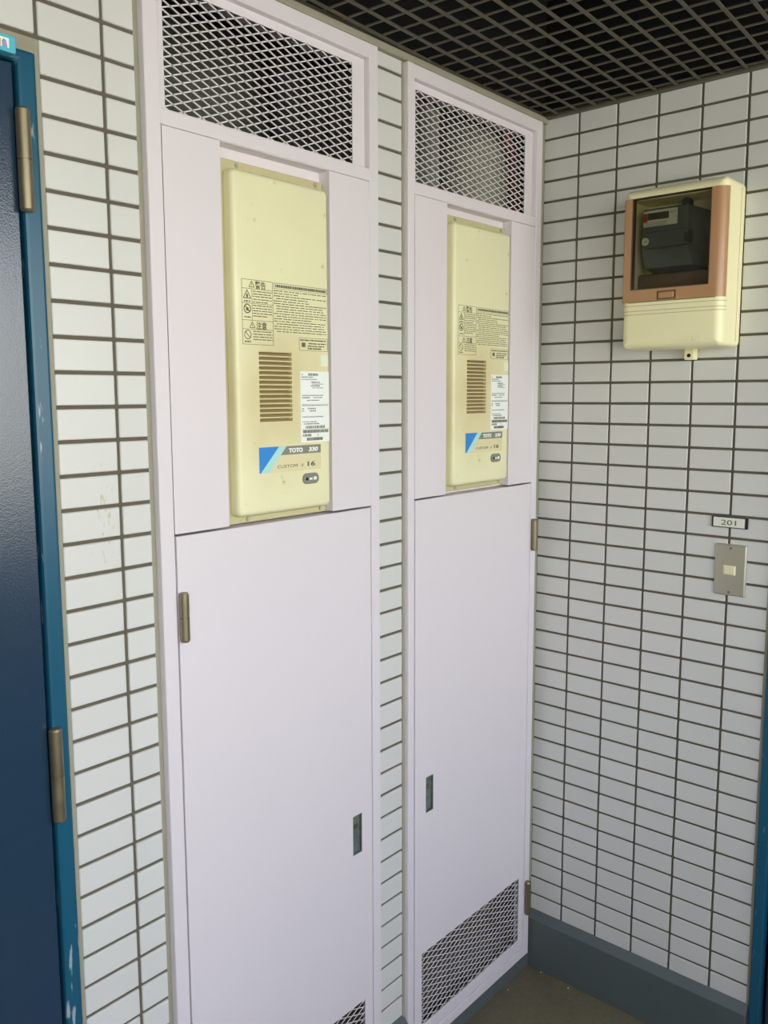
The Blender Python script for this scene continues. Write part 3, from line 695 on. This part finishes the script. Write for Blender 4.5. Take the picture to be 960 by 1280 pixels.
obj('terminal_cover', hexa(bmesh.new(), f, b), 'meter', me_, bev=.002)
obj('rib_line', BX(XF-.0008, XF+.002, yr+.002, yl-.001, Z(-.2745), Z(-.2735)), 'meterd', me_)
obj('hanger', prism(bmesh.new(), rrect(-.4010, -.3830, Z(-.225), Z(-.2030), .008, 5), -.060, -.040, 'x'), 'meterd', me_)
lab = obj('face_label', BX(XF-.0006, XF, -.3930+.006, -.3105, Z(-.2680+.006), Z(-.2280)), 'lab', me_)
obj('red_mark', BX(XF-.0010, XF-.0004, -.3195, -.3105, Z(-.2520), Z(-.2330)), 'red', lab)
obj('display', BX(XF-.0012, XF-.0004, -.3680, -.3200, Z(-.2480), Z(-.2330), bev=.0004), 'lcd', lab)
bm = bmesh.new()
for k in range(3): box(bm, XF-.0010, XF-.0005, -.3640, -.3140, Z(-.2533-.0032*k), Z(-.2543-.0032*k))
for y, z in ((-.3735, -.2345), (-.3735, -.2375), (-.3805, -.2350)): box(bm, XF-.0010, XF-.0005, y-.003, y+.002, Z(z-.0008), Z(z+.0008))
o = obj('small_print', bm, 'printg', lab); o['kind'] = 'stuff'
bm = bmesh.new(); cyl(bm, (XF-.0012, -.3160, Z(-.2930)), (XF+.001, -.3160, Z(-.2930)), .0085, 20); sl = obj('round_seal', bm, 'signwhite', me_, smooth=True)
bm = bmesh.new(); bar(bm, (XF-.0014, -.3130, Z(-.2925)), (XF-.0014, -.3160, Z(-.2955)), .0012, .0006, up=Vector((1, 0, 0))); bar(bm, (XF-.0014, -.3160, Z(-.2955)), (XF-.0014, -.3190, Z(-.2905)), .0012, .0006, up=Vector((1, 0, 0))); obj('tick', bm, 'print', sl)
obj('side_catch', box(BX(XF+.004, XF+.018, yr-.0065, yr, Z(-.3040), Z(-.2780), bev=.001), XF-.001, XF+.004, yr-.003, yr+.006, Z(-.3020), Z(-.2830)), 'meterd', me_)

# ------------------------------------------------------------------ number sign and switch
sg = thing('number_sign', 'small white 201 number sign with black ends above the steel switch plate', 'sign', (0, -.497, Z(-.914)))
obj('holder', BX(-.0045, .0, -.5370, -.4575, Z(-.9265), Z(-.9020), bev=.0006), 'meterd', sg)
pl = obj('plate', BX(-.0056, -.0040, -.5305, -.4615, Z(-.9245), Z(-.9035), bev=.0004), 'signwhite', sg)
bm = text_bm('201', .0165, width=.0330, bold=.00005); obj('lettering', to_right(bm, -.0058, -.4790, Z(-.9200)), 'print', pl)
sw = thing('switch', 'stainless steel push switch plate with ivory button on the tiled right wall', 'switch', (0, -.503, Z(-1.021)))
pp = shell(.0062, -.4680, -.5380, -1.0805, -.9630, .003, .0045, x_in=.0005); obj('plate', pp, 'steel', sw, smooth=True)
obj('button', box(BX(-.0082, -.0058, -.5160, -.4880, Z(-1.0330), Z(-1.0110), bev=.0006), -.0105, -.0075, -.5150, -.4910, Z(-1.0315), Z(-1.0128), bev=.001), 'button', sw)
for z in (-.9720, -1.0720):
    bm = bmesh.new(); cyl(bm, (-.0068, -.503, Z(z)), (-.0058, -.503, Z(z)), .0030, 12); obj('screw', bm, 'pull', sw, smooth=True)

# bits of pale grit along the foot of the walls
for x, y, r, lb_ in ((-.0225, -.052, .0018, 'tiny pale crumb on the floor in the corner by the right skirting'), (-.030, -.140, .0024, 'largest pale crumb on the floor along the right skirting'), (-.140, -.022, .0018, 'tiny pale crumb on the floor in front of the right cabinet')):
    bm = bmesh.new(); bmesh.ops.create_icosphere(bm, subdivisions=1, radius=r); place(bm, x, y, r*.7)
    o = obj('grit', bm, 'gritw'); tag(o, lb_, 'grit', 'crumbs of grit')
